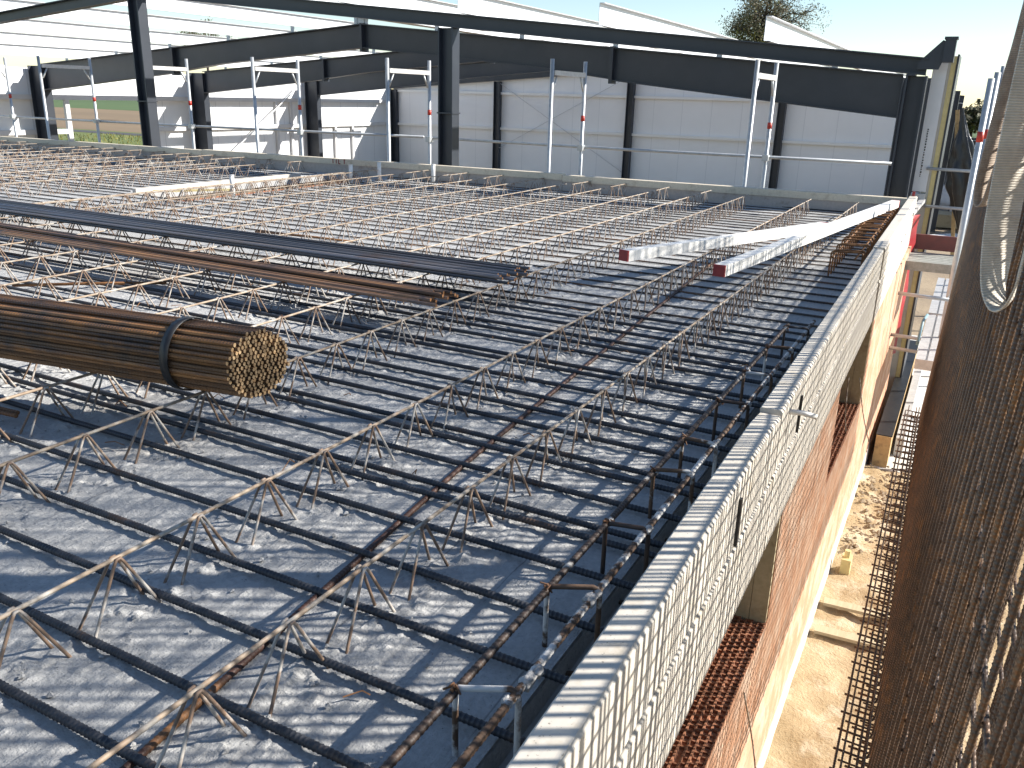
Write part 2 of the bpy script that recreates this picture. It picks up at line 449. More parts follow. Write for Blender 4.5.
# ------------------------------------------------------------------ EDGE BOARDS
def bx(y): return -.392-.012*(y-.8)          # inner face, runs very slightly off the y axis
BZ = .17
def edge_board(y0, y1, label, t=.062, top=BZ, worn=False):
    T = thing('edge_board', (bx((y0+y1)/2), (y0+y1)/2, BT), label, 'formwork board', 'pale boards along the slab edge')
    b = MB()
    prof = [(-.0,BT+.06),(-.0,top),(.004,top+.004),(t-.006,top+.004),(t,top-.003),(t,-.005),(t-.008,-.010),(t-.008,-.022),(t,-.027),(t,BT+.06)]
    n = len(prof); m = max(2, int((y1-y0)/.12)); k0 = len(b.v)
    for j in range(m+1):
        y = y0+(y1-y0)*j/m
        dz = .0025*noise.noise(V((1.7, y*2.2, 4)))
        e = 0
        if worn and j == m: e = -.012
        for (px, pz) in prof: b.v.append((bx(y)+px, y, pz+(dz+e if pz > .1 else 0)))
    for j in range(m):
        for i in range(n):
            a = k0+j*n+i; c = k0+j*n+(i+1)%n
            b.f.append((a, c, c+n, a+n))
    b.f.append(tuple(range(k0, k0+n))); b.f.append(tuple(range(k0+m*n+n-1, k0+m*n-1, -1)))
    b.build('board', M['board'], T)
    b = MB(); k0 = 0
    ya, yb = y0+.004, y1-.004
    for y in (ya, yb):
        for px, pz in ((.0,BT),(.0,BT+.057),(t-.003,BT+.057),(t,BT+.054),(t,BT+.004),(t-.004,BT)):
            b.v.append((bx(y)+px, y, pz))
    for i in range(6): b.f.append((i,(i+1)%6,(i+1)%6+6,i+6))
    b.f += [tuple(range(6)), tuple(range(11,5,-1))]
    b.build('bottom_rail', M['board'], T)
    return T
edge_board(-.6, 2.28, 'pale edge board at the front of the slab, striped by mesh shadow', worn=True)
edge_board(2.292, 5.45, 'middle pale edge board between the pin and the sunlit end board')
edge_board(5.46, 8.93, 'bright sunlit end board of the slab edge at the far corner', t=.07, top=BZ+.008)
# dark strips added in place of the dark open joints between boards; the pin
for y, lab in ((1.80, 'thin dark strip on edge board face nearer the camera'), (2.62, 'thin dark strip on edge board face below the pin')):
    b = MB().box(bx(y)+.0625, bx(y)+.069, y-.006, y+.006, -.0, .12)
    tag(b.build('dark_joint_strip', M['band']), lab, 'joint strip', 'dark strips on the edge board')
b = MB().tube([(bx(2.42)+.03, 2.40, .135),(bx(2.42)+.10, 2.43, .13),(bx(2.42)+.135, 2.44, .122)], .008, 8)
tag(b.build('formwork_pin', M['batten'], smooth=True), 'pale round pin sticking out of the edge board', 'pin')
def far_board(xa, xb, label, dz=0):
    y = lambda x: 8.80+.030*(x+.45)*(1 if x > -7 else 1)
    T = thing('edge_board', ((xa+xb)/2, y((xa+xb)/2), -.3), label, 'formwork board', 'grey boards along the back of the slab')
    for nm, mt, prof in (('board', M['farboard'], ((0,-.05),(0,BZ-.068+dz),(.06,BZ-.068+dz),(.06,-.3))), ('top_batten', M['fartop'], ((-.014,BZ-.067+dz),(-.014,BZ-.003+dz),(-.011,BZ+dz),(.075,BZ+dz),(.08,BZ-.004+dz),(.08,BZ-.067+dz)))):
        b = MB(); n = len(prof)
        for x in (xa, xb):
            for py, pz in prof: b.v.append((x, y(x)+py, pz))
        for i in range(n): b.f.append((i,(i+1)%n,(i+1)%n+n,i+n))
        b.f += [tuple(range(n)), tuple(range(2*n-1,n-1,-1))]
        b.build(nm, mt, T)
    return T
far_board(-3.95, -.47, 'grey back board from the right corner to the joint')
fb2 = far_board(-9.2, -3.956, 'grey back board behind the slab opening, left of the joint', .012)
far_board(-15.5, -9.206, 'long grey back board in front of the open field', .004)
b = MB()
for x, segs in ((-7.03,((0,0,0,1),)),(-6.98,((0,0,0,1),)),(-6.945,((0,0,0,1),(0,0,.7,0))),(-6.87,((.3,0,.3,1),(0,1,.65,1)))):
    for x0_, z0_, x1_, z1_ in segs:
        yy = 8.80+.030*(x+.45)-.0155
        b.beam((x+x0_*.04, yy, .112+.05*z0_+.012),(x+x1_*.04, yy, .112+.05*z1_+.012), .011, .003, (0,1,0))
b.build('red_lettering', M['redend'], fb2)
# red tip on the corner
b = MB().box(-.468,-.444,8.905,8.925,.182,.225)
tag(b.build('corner_stake', M['redend']), 'red painted stake tip at the far slab corner', 'stake')

# ------------------------------------------------------------------ LATTICE GIRDERS
TZ = .125
def girder(name, L, x, y, label, group):
    n = int(round(L/.2))
    T = thing(name, (x, y, 0), label, 'lattice girder', group)
    b = MB()
    pts = []; 
    for k in range(n*4+1):
        yy = y-.04+k*(L+.06)/(n*4)
        pts.append((x+.0015*noise.noise(V((yy*1.3+x*7,3,x))), yy, TZ+.0025*noise.noise(V((yy*1.1, x*9, 8)))))
    b.tube(pts, .0044, 7).build('top_chord', M['wire'], T, smooth=True)
    for sgn in (-1, 1):
        b = MB(); P = []
        for k in range(n):
            yn = y+.1+k*.2 - .1
            c = yn
            P += [(x+sgn*.026, c-.094, -.02), (x+sgn*.0235, c-.083, .0), (x+sgn*.0085, c-.013, TZ-.010), (x+sgn*.0078, c-.005, TZ+.0015), (x+sgn*.0078, c+.003, TZ+.0015), (x+sgn*.0085, c+.010, TZ-.010), (x+sgn*.0235, c+.066, .0), (x+sgn*.026, c+.076, -.02)]
        b.tube(P, .0033, 6).build('diagonal_wire', M['diag'], T, smooth=True)
    return T
lab = 'pale rusty lattice girder running the length of the slab'
grp = 'lattice girders standing out of the slab'
gsp = [(-.886,.72),(-1.306,.715),(-1.885,1.08)]
g0 = girder('lattice_girder', 8.6, gsp[0][0], gsp[0][1]-.8, 'lattice girder closest to the edge boards and stirrup cage', grp)
gB = girder('lattice_girder', 8.6, gsp[1][0], gsp[1][1]-.8, 'second lattice girder in from the edge boards, left of the dark rusty bar', grp)
gC = girder('lattice_girder', 8.6, -1.885, 1.08-.8-.4, 'third lattice girder in, passing beside the cut end of the near bundle', grp)
x = -2.30
rows = [(-2.30,8.6),(-2.74,8.6)]
xx = -3.22; 
while xx > -13.6:
    rows.append((xx, 8.2)); xx -= (.46 if len(rows)%2 else .49)
gl = girder('lattice_girder', 8.6, rows[0][0], .06, lab, grp)
dup(gl, (rows[1][0], .16, 0))
gm = None; gs = None
for i, (gx, L) in enumerate(rows[2:]):
    if HX0-.12 < gx < HX1+.05: gx = HX1+.1
    jy = R(-.1,.1)
    if gm is None: gm = girder('lattice_girder', 8.2, gx, -.05, lab, grp)
    else: dup(gm, (gx, -.05+jy, 0), (0,R(-.05,.05),R(-.003,.003)))
    if HX0 < gx < HX1+.3: continue
    if gs is None:
        gs = girder('lattice_girder', .6, gx, 8.30, 'short lattice girder piece close to the grey back board', 'short girder pieces along the back board')
    else: dup(gs, (gx+R(-.05,.05), 8.28+R(-.04,.04), 0), (0,0,R(-.02,.02)))

# ------------------------------------------------------------------ TRANSVERSE BARS
b = MB()
b.ribbed((0,0,0), (-3.2,0,0), .0075, .0095, 8, .14)
b.tube([(-3.2,0,0),(-6.4,.004,0),(-9.6,0,0)], .0078, 8)
ys = [.50,.656,.807,.975,1.144,1.31,1.486,1.63,1.682,1.83,1.975,2.04,2.19,2.32,2.43,2.59,2.75,2.82,3.01,3.12,3.22,3.37,3.52]
while ys[-1] < 8.6: ys.append(ys[-1]+R(.145,.205))
cb = None
blab = 'dark ribbed steel bar lying across the slab under the lattice girders'
bgrp = 'cross bars laid across the slab'
hb = fb = None
for i, y in enumerate(ys):
    if HY0-.03 < y < HY1+.03:
        loc = (bx(y)-.006-R(0,.03), y, .008); rot = (0,0,R(-.004,.004)-.006)
        if hb is None:
            hb = MB().tube([(0,0,0),(-3,.003,0),(-5.6,0,0)], .0053, 8).build('cross_bar', M['rebar_far'], smooth=True, origin=(0,0,0)); tag(hb, 'dark ribbed steel bar ending at the edge of the slab opening', 'steel bar', 'cross bars ending at the slab opening'); hb.location = loc; hb.rotation_euler = rot
        else: dup(hb, loc, rot)
        continue
    loc = (bx(y)-.006-R(0,.03), y+.0, .014+R(0,.003)); rot = (R(-3,3), 0, R(-.006,.006)-.012)
    if y > 3.75:
        if fb is None:
            fb = tag(MB().ribbed((0,0,0),(-2.4,0,0),.0053,.016,7,.12).tube([(-2.4,0,0),(-6,.003,0),(-9.6,0,0)], .0053, 7).build('cross_bar', M['rebar_far'], smooth=True, origin=(0,0,0)), blab, 'steel bar', bgrp); fb.location = (loc[0],loc[1],.008); fb.rotation_euler = rot
        else: dup(fb, (loc[0],loc[1],.008), rot)
        continue
    if cb is None:
        cb = tag(b.build('cross_bar', M['rebar'], smooth=True, origin=(0,0,0)), blab, 'steel bar', bgrp); cb.location = loc; cb.rotation_euler = rot
    else: dup(cb, loc, rot)
b = MB().tube([(0,0,0),(-3,.01,0),(-6.5,0,0)], .006, 6)
lb = None
for y in ys[24:]:
    loc = ((HX0-.1 if HY0 < y < HY1 else -8.4)-R(0,.1), y+.02, .008); rot = (0,0,R(-.01,.01))
    if lb is None:
        lb = tag(b.build('cross_bar', M['rebar'], smooth=True, origin=(0,0,0)), 'dark steel bar lying across the far left part of the slab', 'steel bar', 'cross bars on the far left of the slab'); lb.location = loc; lb.rotation_euler = rot
    else: dup(lb, loc, rot)
# loose rusty bar between the first two girders
b = MB().ribbed((-.93,.35,.008), (-1.10,1.85,.009), .0068, .01, 7); b.ribbed((-1.10,1.85,.009), (-1.36,5.4,.01), .0068, .014, 7)
tag(b.build('loose_bar', M['joint'], smooth=True), 'long rust brown bar lying lengthwise between the first two girders', 'steel bar')
for a, c, l in (((-4.4,4.50,.02),(-3.6,4.56,.02),'short orange rusty bar on the slab behind the grey bar stack'),
             ((-4.1,2.52,.02),(-3.55,2.98,.02),'orange rusty bar slanting on the slab behind the near bundle')):
    b = MB().tube([a, tuple((V(a)+V(c))/2+V((0,.004,.003))), c], .008, 7)
    tag(b.build('loose_bar', M['rust_cage'], smooth=True), l, 'steel bar')
T = thing('bar_ends', (-2.6,1.42,0), 'two dark rusty bar ends lying at the left edge under the near bundle', 'steel bars')
for k in (0,1):
    b = MB().ribbed((-3.6,1.30+.02*k,.045),(-2.37-.02*k,1.405+.018*k,.04), .0065, .012, 7)
    b.build('bar', M['rusty'], T, smooth=True)

b = MB(); rs = random.Random(21)
for _ in range(70):
    x = rs.uniform(-3.4,-.6); y = rs.uniform(.4,6); a = rs.uniform(0,6.3); l = rs.uniform(.02,.07)
    p = V((x,y,.012)); d = V((math.cos(a)*l, math.sin(a)*l, 0))
    b.tube([p, p+d*.5+V((rs.uniform(-.01,.01),rs.uniform(-.01,.01),rs.uniform(0,.02))), p+d], .0016, 4)
tag(b.build('wire_scraps', M['rust_cage']), kind='stuff')
b = MB()
for _ in range(900):
    g = rs.choice(GX); x = rs.gauss(g, .10); y = rs.uniform(.4,4.5)
    if x > -.62: continue
    r = rs.uniform(.002,.008); k = len(b.v)
    b.v += [(x+dx*r*rs.uniform(.6,1.4), y+dy*r*rs.uniform(.6,1.4), .006+dz*r*rs.uniform(.5,1)) for dx,dy,dz in ((1,0,0),(-1,0,0),(0,1,0),(0,-1,0),(0,0,1),(0,0,-1))]
    for f in ((0,2,4),(2,1,4),(1,3,4),(3,0,4),(2,0,5),(1,2,5),(3,1,5),(0,3,5)): b.f.append(tuple(k+i for i in f))
tag(b.build('concrete_crumbs', M['concrete']), kind='stuff')

# ------------------------------------------------------------------ BAR BUNDLES
def rod_mesh(name, L, r, mat, ribs=True):
    b = MB()
    if ribs:
        b.ribbed((0,0,0), (-1.6,0,0), r, .011, 6, .1); b.tube([(-1.6,0,0),(-L,0,0)], r, 6, True)
    else: b.tube([(0,0,0),(-L/2,0,0),(-L,0,0)], r, 7, True)
    o = b.build(name, mat, smooth=False, origin=(0,0,0))
    return o
def add_end_mat(o, endmat):
    o.data.materials.append(endmat)
    for p in o.data.polygons:
        c = p.center
        if c.x > -.0005 and len(p.vertices) > 4: p.material_index = 1
bundle = thing('bar_bundle', (-3.2, 1.45, TZ), 'thick round bundle of rusty rods tied with dark band, cut ends showing', 'bar bundle')
ax0 = V((-1.70, 1.715, TZ+.108)); axd = V((.945, .135, 0)).normalized()
ang = math.atan2(axd.y, axd.x)
rr = .0066; BR = .104
proto = rod_mesh('rod', 4.2, rr*.98, M['rod_rust'], True); add_end_mat(proto, M['rod_end'])
spots = []
for j in range(-9, 10):
    for i in range(-9, 10):
        yy = (i+.5*(j%2))*2*rr; zz = j*rr*1.74
        if math.hypot(yy, zz) <= BR-rr: spots.append((yy+R(-.0008,.0008), zz+R(-.0008,.0008)))
spots.sort(key=lambda s: (0 if math.hypot(*s) > BR-2.9*rr else 1, -s[1]+abs(s[0])*.2))
side = V((-axd.y, axd.x, 0))
first = True
stuffb = MB()
for k, (yy, zz) in enumerate(spots):
    p = ax0 + side*yy + V((0,0,zz)) + axd*(R(-.003,.004)+.36*yy) - ORG[bundle.name]
    if k < 100:
        if first: o = proto; o.parent = bundle; first = False
        else: o = dup(proto, parent=bundle)
        o.location = p; o.rotation_euler = (R(-3,3), 0, ang)
    else:
        a = p+ORG[bundle.name]; stuffb.tube([a, a-axd*4.2], rr*.98, 6)
o = stuffb.build('rods', M['rod_rust'], bundle); o['kind'] = 'stuff'
o.data.materials.append(M['rod_end'])
for p in o.data.polygons:
    if len(p.vertices) > 4 and p.normal.dot(axd) > .7: p.material_index = 1
for dist in (.24, 1.28, 3.0):
    b = MB(); ring = []
    c = ax0-axd*dist
    for k in range(29):
        a = 2*math.pi*k/28
        ring.append(c + side*math.cos(a)*(BR+.0035) + V((0,0,math.sin(a)*(BR+.0035))))
    b.ribbon(ring, axd*.028, .003)
    b.build('tie_band', M['band'], bundle, smooth=True)

def flat_stack(label, x_end, ya, yb, z0, n, layers, mat, rot, L, group):
    T = thing('bar_bundle', (x_end-2.5, (ya+yb)/2, z0), label, 'bar bundle', group)
    pr = rod_mesh('rod', L, .0075, mat, False); add_end_mat(pr, M['rust_cage']); first = True
    for l in range(layers):
        for k in range(n-l*3):
            y = ya+(yb-ya)*(k+.5+l*1.5)/n + R(-.003,.003)
            o = pr if first else dup(pr, parent=T)
            if first: pr.parent = T; first = False
            o.location = V((x_end+R(-.10,.06), y, z0+.008+l*.0145+R(0,.006))) - ORG[T.name]
            o.rotation_euler = (R(-3,3), R(-.001,.001), rot+R(-.009,.009))
    return T
flat_stack('wide flat stack of blue grey bars lying across the girders', -1.88, 3.46, 3.82, TZ+.005, 18, 2, M['rod_grey'], -.012, 7.5, None)
flat_stack('narrow stack of brown bars between the round bundle and the grey stack', -1.93, 2.90, 3.12, TZ+.005, 11, 3, M['rod_brown'], -.02, 6.2, None)

# ------------------------------------------------------------------ STIRRUP CAGE along the edge
cage = thing('stirrup_cage', (-.51, 1.9, -.06), 'stirrup cage with cement splashed top bars with painted sun dapples beside the front edge boards', 'stirrup cage')
def loop(y, x0=-.556, x1=-.466, z0=-.055, z1=.128, r=.0055, m=None, tilt=0):
    rc = .014; P = []
    for cx, cz, a0 in ((x1-rc, z1-rc, 0),(x0+rc, z1-rc, 90),(x0+rc, z0+rc, 180),(x1-rc, z0+rc, 270)):
        for a in (0, 30, 60, 90):
            t = math.radians(a0+a); P.append((cx+rc*math.cos(t), y+tilt*((cx-x0)/(x1-x0)), cz+rc*math.sin(t)))
    P.append(P[0]); return P
cy = [.60,.908,1.228,1.517,1.821,2.061,2.402,2.74,3.08,3.42]
for k, y in enumerate(cy):
    b = MB().tube(loop(y, z1=.13+R(-.004,.004), tilt=R(.0,.05)), .0052, 7, False)
    b.build('stirrup', M['splash_dapple'] if k%3 else M['cagebar'], cage, smooth=True)
    b = MB()
    c = V((-.553, y, .128))
    for _ in range(5):
        d = V((R(-1,1),R(-1,1),R(-1,1))).normalized()*R(.010,.02)
        b.tube([c-d*.5, c+V((R(-.006,.006),R(-.006,.006),.008)), c+d], .0018, 5)
    b.build('tie_wire', M['rusty'], cage)
for xb, z, lo, hi, mt in ((-.552,.122,.2,3.5,'cagebar'), (-.470,.122,.2,3.62,'splash_dapple')):
    b = MB().ribbed((xb, lo, z), (xb-.004, 1.9, z+.002), .0066, .011, 8, .14)
    b.ribbed((xb-.004, 1.9, z+.002), (xb-.006, hi, z), .0066, .013, 8, .14)
    b.build('top_bar', M[mt], cage, smooth=True)
for xb in (-.548, -.474):
    MB().tube([(xb,.2,-.045),(xb-.004,3.6,-.045)], .006, 6).build('bottom_bar', M['rusty'], cage, smooth=True)
def lump(c, r, seed):
    b = MB(); nu, nv = 14, 9
    for j in range(nv+1):
        ph = math.pi*j/nv
        for i in range(nu):
            th = 2*math.pi*i/nu; d = V((math.cos(th)*math.sin(ph), math.sin(th)*math.sin(ph), math.cos(ph)))
            q = r*(1+.55*noise.noise(d*1.6+V((seed,0,0)))+.25*noise.noise(d*4+V((0,seed,0))))
            b.v.append((c[0]+d.x*q*.8, c[1]+d.y*q*1.25, c[2]+d.z*q*.75))
    for j in range(nv):
        for i in range(nu):
            b.f.append((j*nu+i, j*nu+(i+1)%nu, (j+1)*nu+(i+1)%nu, (j+1)*nu+i))
    b.build('cement_lump', M['cement'], cage, smooth=True)
for k, (y, xa, r) in enumerate(((.985,-.468,.014),(1.012,-.466,.011),(1.24,-.474,.014),(1.265,-.470,.010),(.93,-.478,.008),(1.54,-.47,.012),(1.53,-.553,.012),(1.85,-.472,.012),(1.83,-.552,.009),(2.09,-.472,.011),(2.42,-.553,.014),(2.44,-.472,.012),(2.77,-.553,.013),(3.1,-.473,.013),(3.42,-.553,.012))): lump((xa, y, .124), r, 3.7*k)
rc_ = thing('stirrup_cage', (-.6, 6.7, -.05), 'orange rusty stirrup cage lying in the far corner by the sunlit board', 'stirrup cage')
for k in range(24):
    y = 5.3+k*.125
    xa = bx(y)-.02
    MB().tube(loop(y, xa-.19, xa-.02, -.04, .155+R(-.01,.01), .0055, tilt=.05), .0055, 6, False).build('stirrup', M['rust_cage'], rc_, smooth=True)
for dx, z in ((-.17,.14),(-.045,.14),(-.17,-.02)):
    MB().tube([(bx(5.3)-.02+dx,5.2,z),(bx(8.3)-.02+dx,8.35,z)], .006, 6).build('lengthwise_bar', M['rust_cage'], rc_, smooth=True)

# ------------------------------------------------------------------ BATTENS with red ends
def batten(a, c, label, w=.062, h=.058):
    a = V(a); c = V(c); d = (c-a).normalized()
    T = thing('batten', tuple((a+c)/2-V((0,0,h/2))), label, 'batten', 'white battens with red ends')
    MB().beam(a, c, w, h).build('shaft', M['batten'], T)
    MB().beam(a-d*.012, a+d*.0, w+.001, h+.001).build('painted_end', M['redend'], T)
    MB().beam(c, c+d*.02, w+.001, h+.001).build('painted_end', M['redend'], T)
    return T
batten((-1.60,4.38,.166), (-.86,6.30,.166), 'white batten with red end lying left, crossed by the other')
batten((-1.05,4.28,.162), (-.54,8.02,.19), 'white batten with red end lying right, reaching the far corner')

# ------------------------------------------------------------------ SLAB OPENING bits
b = MB().box(HX0-.05, HX0-.003, 5.6, 7.9, .003, .05)
tag(b.build('upstand_board', M['board']), 'white upstand board on the left side of the slab opening', 'formwork board')
b = MB()
b.box(HX0-.02, HX0+.0, HY0, HY1, GZ, -.105); b.box(HX1, HX1+.04, HY0, HY1, GZ, -.065)
b.box(HX0, HX1, HY1, HY1+.05, GZ, -.065); b.box(HX0, HX1, HY0-.05, HY0, GZ, -.065)
tag(b.build('shaft_wall', M['brickcell']), 'reddish brown shaft lining inside the slab opening', 'wall')
b = MB().beam((-6.9,5.75,.02), (-6.45,6.35,.02), .03, .02)
tag(b.build('yellow_strip', M['foam']), 'yellow strip lying across the edge of the slab opening', 'strip')
pv = None
for (x, y) in ((-6.12,6.0),(-6.1,7.75),(-6.08,8.25),(-5.5,8.5)):
    if pv is None:
        b = MB().tube([(0,0,0),(0,0,.12),(0,0,.2)], .022, 12); b.tube([(0,0,.2),(0,0,.205)], .026, 12)
        pv = tag(b.build('pipe_stub', M['pvc'], smooth=True, origin=(0,0,0)), 'short white plastic pipe standing beside the slab opening', 'pipe', 'white pipe stubs by the opening'); pv.location = (x,y,0)
    else: dup(pv, (x,y,0))

# ------------------------------------------------------------------ REINFORCEMENT MATS standing on edge, beside the camera
def mat_mesh(r=.0041, zsh=.0):
    b = MB(); Lm, Hm, FL = 5.75, 2.85, .105
    for i in range(int(Lm/.10)+1):
        y = i*.10+R(-.004,.004)
        b.ribbed((0, y, .025), (0, y+R(-.012,.012), Hm), r, .0085, 6, .2)
        b.tube([(0,y,.025),(-.004,y,.010),(-.012,y,.002),(-.03,y,0),(-FL,y,0)], r, 6)
    for j in range(int((Hm-.24)/.30)+1):
        z = .09+zsh+j*.30
        b.ribbed((r*1.9, -.04, z), (r*1.9, Lm+.04, z), r*.95, .012, 6, .15)
    for x in (-.03, -FL+.012):
        b.ribbed((x, -.04, r*1.9), (x, Lm+.04, r*1.9), r*.95, .012, 6, .15)
    return b.build('reinforcement_mat', M['mesh'], smooth=True, origin=(0,0,0))
mlab = 'dark ribbed steel mesh mat hanging on edge in the bundle beside the boards'
mm = tag(mat_mesh(), mlab, 'steel mesh mat', 'mesh mats hanging in a bundle')
mn = tag(mat_mesh(.0034, .15), mlab, 'steel mesh mat', 'mesh mats hanging in a bundle')
lean = .05; yaw = .017
zs = [.05,.06,.03,.04,.01,.02]
for k in range(6):
    x6 = -.035 + k*.02
    loc = (x6 + yaw*(6-.3), .26+(.0282*k)%.1+R(-.002,.002), -1.03+zs[k])
    rot = (R(-.004,.004), lean+R(-.002,.002), math.atan(yaw)+R(-.0012,.0012))
    src = mn if k%2 else mm
    if k < 2: src.location = loc; src.rotation_euler = rot
    else: dup(src, loc, rot)

# lifting slings hanging in front of the mats
def smoothpath(pts, n=8):
    out = []; P = [V(p) for p in pts]
    for i in range(len(P)-1):
        p0 = P[max(i-1,0)]; p1 = P[i]; p2 = P[i+1]; p3 = P[min(i+2,len(P)-1)]
        for k in range(n):
            t = k/n
            out.append(.5*((2*p1)+(p2-p0)*t+(2*p0-5*p1+4*p2-p3)*t*t+(3*p1-p0-3*p2+p3)*t**3))
    out.append(P[-1]); return out
pth = smoothpath([(.085,1.96,1.75),(.072,1.97,1.25),(.066,1.98,.98),(.067,2.0,.80),(.072,2.0,.68),(.079,1.99,.618),(.094,1.96,.590),(.108,1.93,.615),(.113,1.90,.70),(.110,1.88,.86),(.112,1.86,1.3),(.115,1.86,1.75)])
def widths(pth, w, tw):
    out = []
    for i, p in enumerate(pth):
        t = i/(len(pth)-1)
        a = tw(t); out.append(V((math.cos(a)*w, math.sin(a)*w, 0)))
    return out
b = MB().ribbon(pth, widths(pth, .082, lambda t: math.radians(42 + 46*min(1,max(0,(t-.3)/.4)))), .004)
tag(b.build('lifting_sling', M['sling'], smooth=True), 'wide beige webbing sling hanging in a loop before the mesh mats', 'sling')
pth = smoothpath([(.10,2.95,1.8),(.068,3.0,1.214),(.053,3.0,1.054),(.041,3.0,.885),(.033,3.0,.769),(.036,3.0,.70),(.052,2.99,.705),(.062,2.97,.80),(.074,2.96,.95),(.088,2.94,1.2),(.11,2.93,1.8)])
b = MB().ribbon(pth, widths(pth, .068, lambda t: math.radians(30 + 55*t)), .004)
tag(b.build('lifting_sling', M['sling2'], smooth=True), 'narrow dirty brown sling loop hanging behind the beige one', 'sling')

# ------------------------------------------------------------------ SCAFFOLD GUARD FRAMES behind the back board
def guard_frame():
    T = thing('scaffold_guard', (0,0,0), 'galvanised scaffold guard frame with red mark standing behind the back board', 'scaffold frame', 'scaffold guard frames behind the slab')
    for y, top in ((0,1.39),(.95,1.40)):
        MB().tube([(0,y,GZ),(0,y,top)], .024, 10).build('post', M['galv'], T, smooth=True)
        s = -1 if y else 1
        MB().tube([(0,y+s*.04,1.05),(0,y+s*.14,1.22)], .012, 6).build('corner_brace', M['galv'], T, smooth=True)
    MB().beam((0,.03,1.24),(0,.92,1.24), .05, .055).build('cross_bar', M['alu'], T)
    MB().tube([(0,.95,.69),(0,.95,.76)], .026, 10).build('red_mark', M['redmark'], T, smooth=True)
    MB().box(-.035,.035,.90,.99,.33,.40).build('coupler', M['galv'], T)
    return T
gf = guard_frame()
fx = [-2.165, -4.51, -6.84, -9.13, -11.45, -13.77, -16.1]
for i, x in enumerate(fx):
    if i == 0: gf.location = (x, 9.5, 0)
    else: dup(gf, (x, 9.5, 0), (0,0,R(-.02,.02)))
for a, c, l in (((-.80,10.49,.375),(-6.9,10.49,.385),'thin guard rail tube between the right scaffold frames'), ((-6.95,10.50,.39),(-17.5,10.5,.35),'thin guard rail tube between the left scaffold frames')):
    b = MB().tube([a, tuple((V(a)+V(c))/2+V((0,0,-.01))), c], .018, 8)
    tag(b.build('guard_rail', M['galv'], smooth=True), l, 'guard rail')

# ------------------------------------------------------------------ STEEL HALL
XR, XL = -.6, -20.75; XM = (XR+XL)/2
hall = thing('steel_hall', (XM, 19, GZ), 'anthracite steel hall frame with white wall panels and no roof skin yet', 'hall')
def ztop(x, e=1.37, rdg=2.19): return e + (rdg-e)*(1-abs(x-XM)/(XR-XM))
def isec(b, prof_top, prof_bot, y, w=.2, tf=.018):
    """built-up I beam in the plane y: top line and bottom line given as lists of (x,z)"""
    for i in range(len(prof_top)-1):
        (xa,za),(xb,zb) = prof_top[i], prof_top[i+1]; (xc,zc),(xd,zd) = prof_bot[i], prof_bot[i+1]
        b.prism([(xa,za-tf),(xb,zb-tf),(xd,zd+tf),(xc,zc+tf)], 'y', y-.006, y+.006)
        b.prism([(xa,za),(xb,zb),(xb,zb-tf),(xa,za-tf)], 'y', y-w/2, y+w/2)
        b.prism([(xc,zc+tf),(xd,zd+tf),(xd,zd),(xc,zc)], 'y', y-w/2, y+w/2)
def hcol(b, x0, x1, y, z0, z1, w=.2):
    b.box(x0, x0+.018, y-w/2, y+w/2, z0, z1); b.box(x1-.018, x1, y-w/2, y+w/2, z0, z1)
    b.box(x0+.018, x1-.018, y-.006, y+.006, z0, z1)
FY = [9.15, 14.1, 19.1, 24.1]
# end frame: light rafters on posts
fr = MB()
e, rd = 1.40, 2.31
for s, xe in ((1, XR+.06), (-1, XL-.06)):
    xa = xe; fr2 = [(XM, rd), (xa, e)]
    isec(fr, [(XM,rd),(xa,e)], [(XM,rd-.15),(xa,e-.15)], 9.15, .14, .012)
fo = fr.build('end_rafter', M['black'], hall)
b = MB(); hcol(b, XR-.10, XR+.08, 9.15, GZ, 1.243, .18); b.box(XR-.10, XR-.02, 9.07, 9.23, 1.2435, 1.262)
b.build('corner_post', M['black'], hall)
b = MB(); hcol(b, XL-.17, XL+.02, 9.15, GZ, 1.243, .18); b.build('corner_post', M['black'], hall)
for x in (-5.7, -10.9, -16.0):
    b = MB(); hcol(b, x-.10, x+.10, 9.15, GZ, ztop(x, e, rd)-.155, .16)
    b.box(x-.11, x+.11, 9.06, 9.24, .75, .765)
    b.build('gable_post', M['black'], hall)
# eave bracket on the corner post
b = MB().prism([(-.62,1.30),(-.44,1.30),(-.37,1.52),(-.44,1.55),(-.62,1.36)], 'y', 9.10, 9.115)
b.box(-.42,-.33,9.05,9.2,1.36,1.56); b.box(-.43,-.32,9.04,9.21,1.555,1.575)
b.build('eave_bracket', M['black'], hall)
# main portal frames
for fi, y in enumerate(FY[1:]):
    b = MB()
    for s in (1, -1):
        X = lambda x: x if s > 0 else 2*XM-x
        xs = [XM, -7.0, -5.6, -5.599, XR-.52]
        top = [(X(x), ztop(x)) for x in xs]
        dep = [.43, .44, .50, .52, .60]
        bot = [(X(x), ztop(x)-d) for x, d in zip(xs, dep)]
        isec(b, top[:3], bot[:3], y); isec(b, top[3:], bot[3:], y)
        b.box(min(X(-5.6),X(-5.56))-.01, max(X(-5.6),X(-5.56))+.01, y-.11, y+.11, ztop(-5.6)-.57, ztop(-5.6)+.01)
    b.box(XM-.025, XM+.025, y-.11, y+.11, ztop(XM)-.5, ztop(XM)+.01)
    b.build('rafter', M['black'], hall)
    for s in (1, -1):
        X = lambda x: x if s > 0 else 2*XM-x
        b = MB(); xa, xb = sorted((X(XR-.52), X(XR)))
        hcol(b, xa, xb, y, GZ, ztop(XR)-.003, .2)
        b.build('column', M['black'], hall)
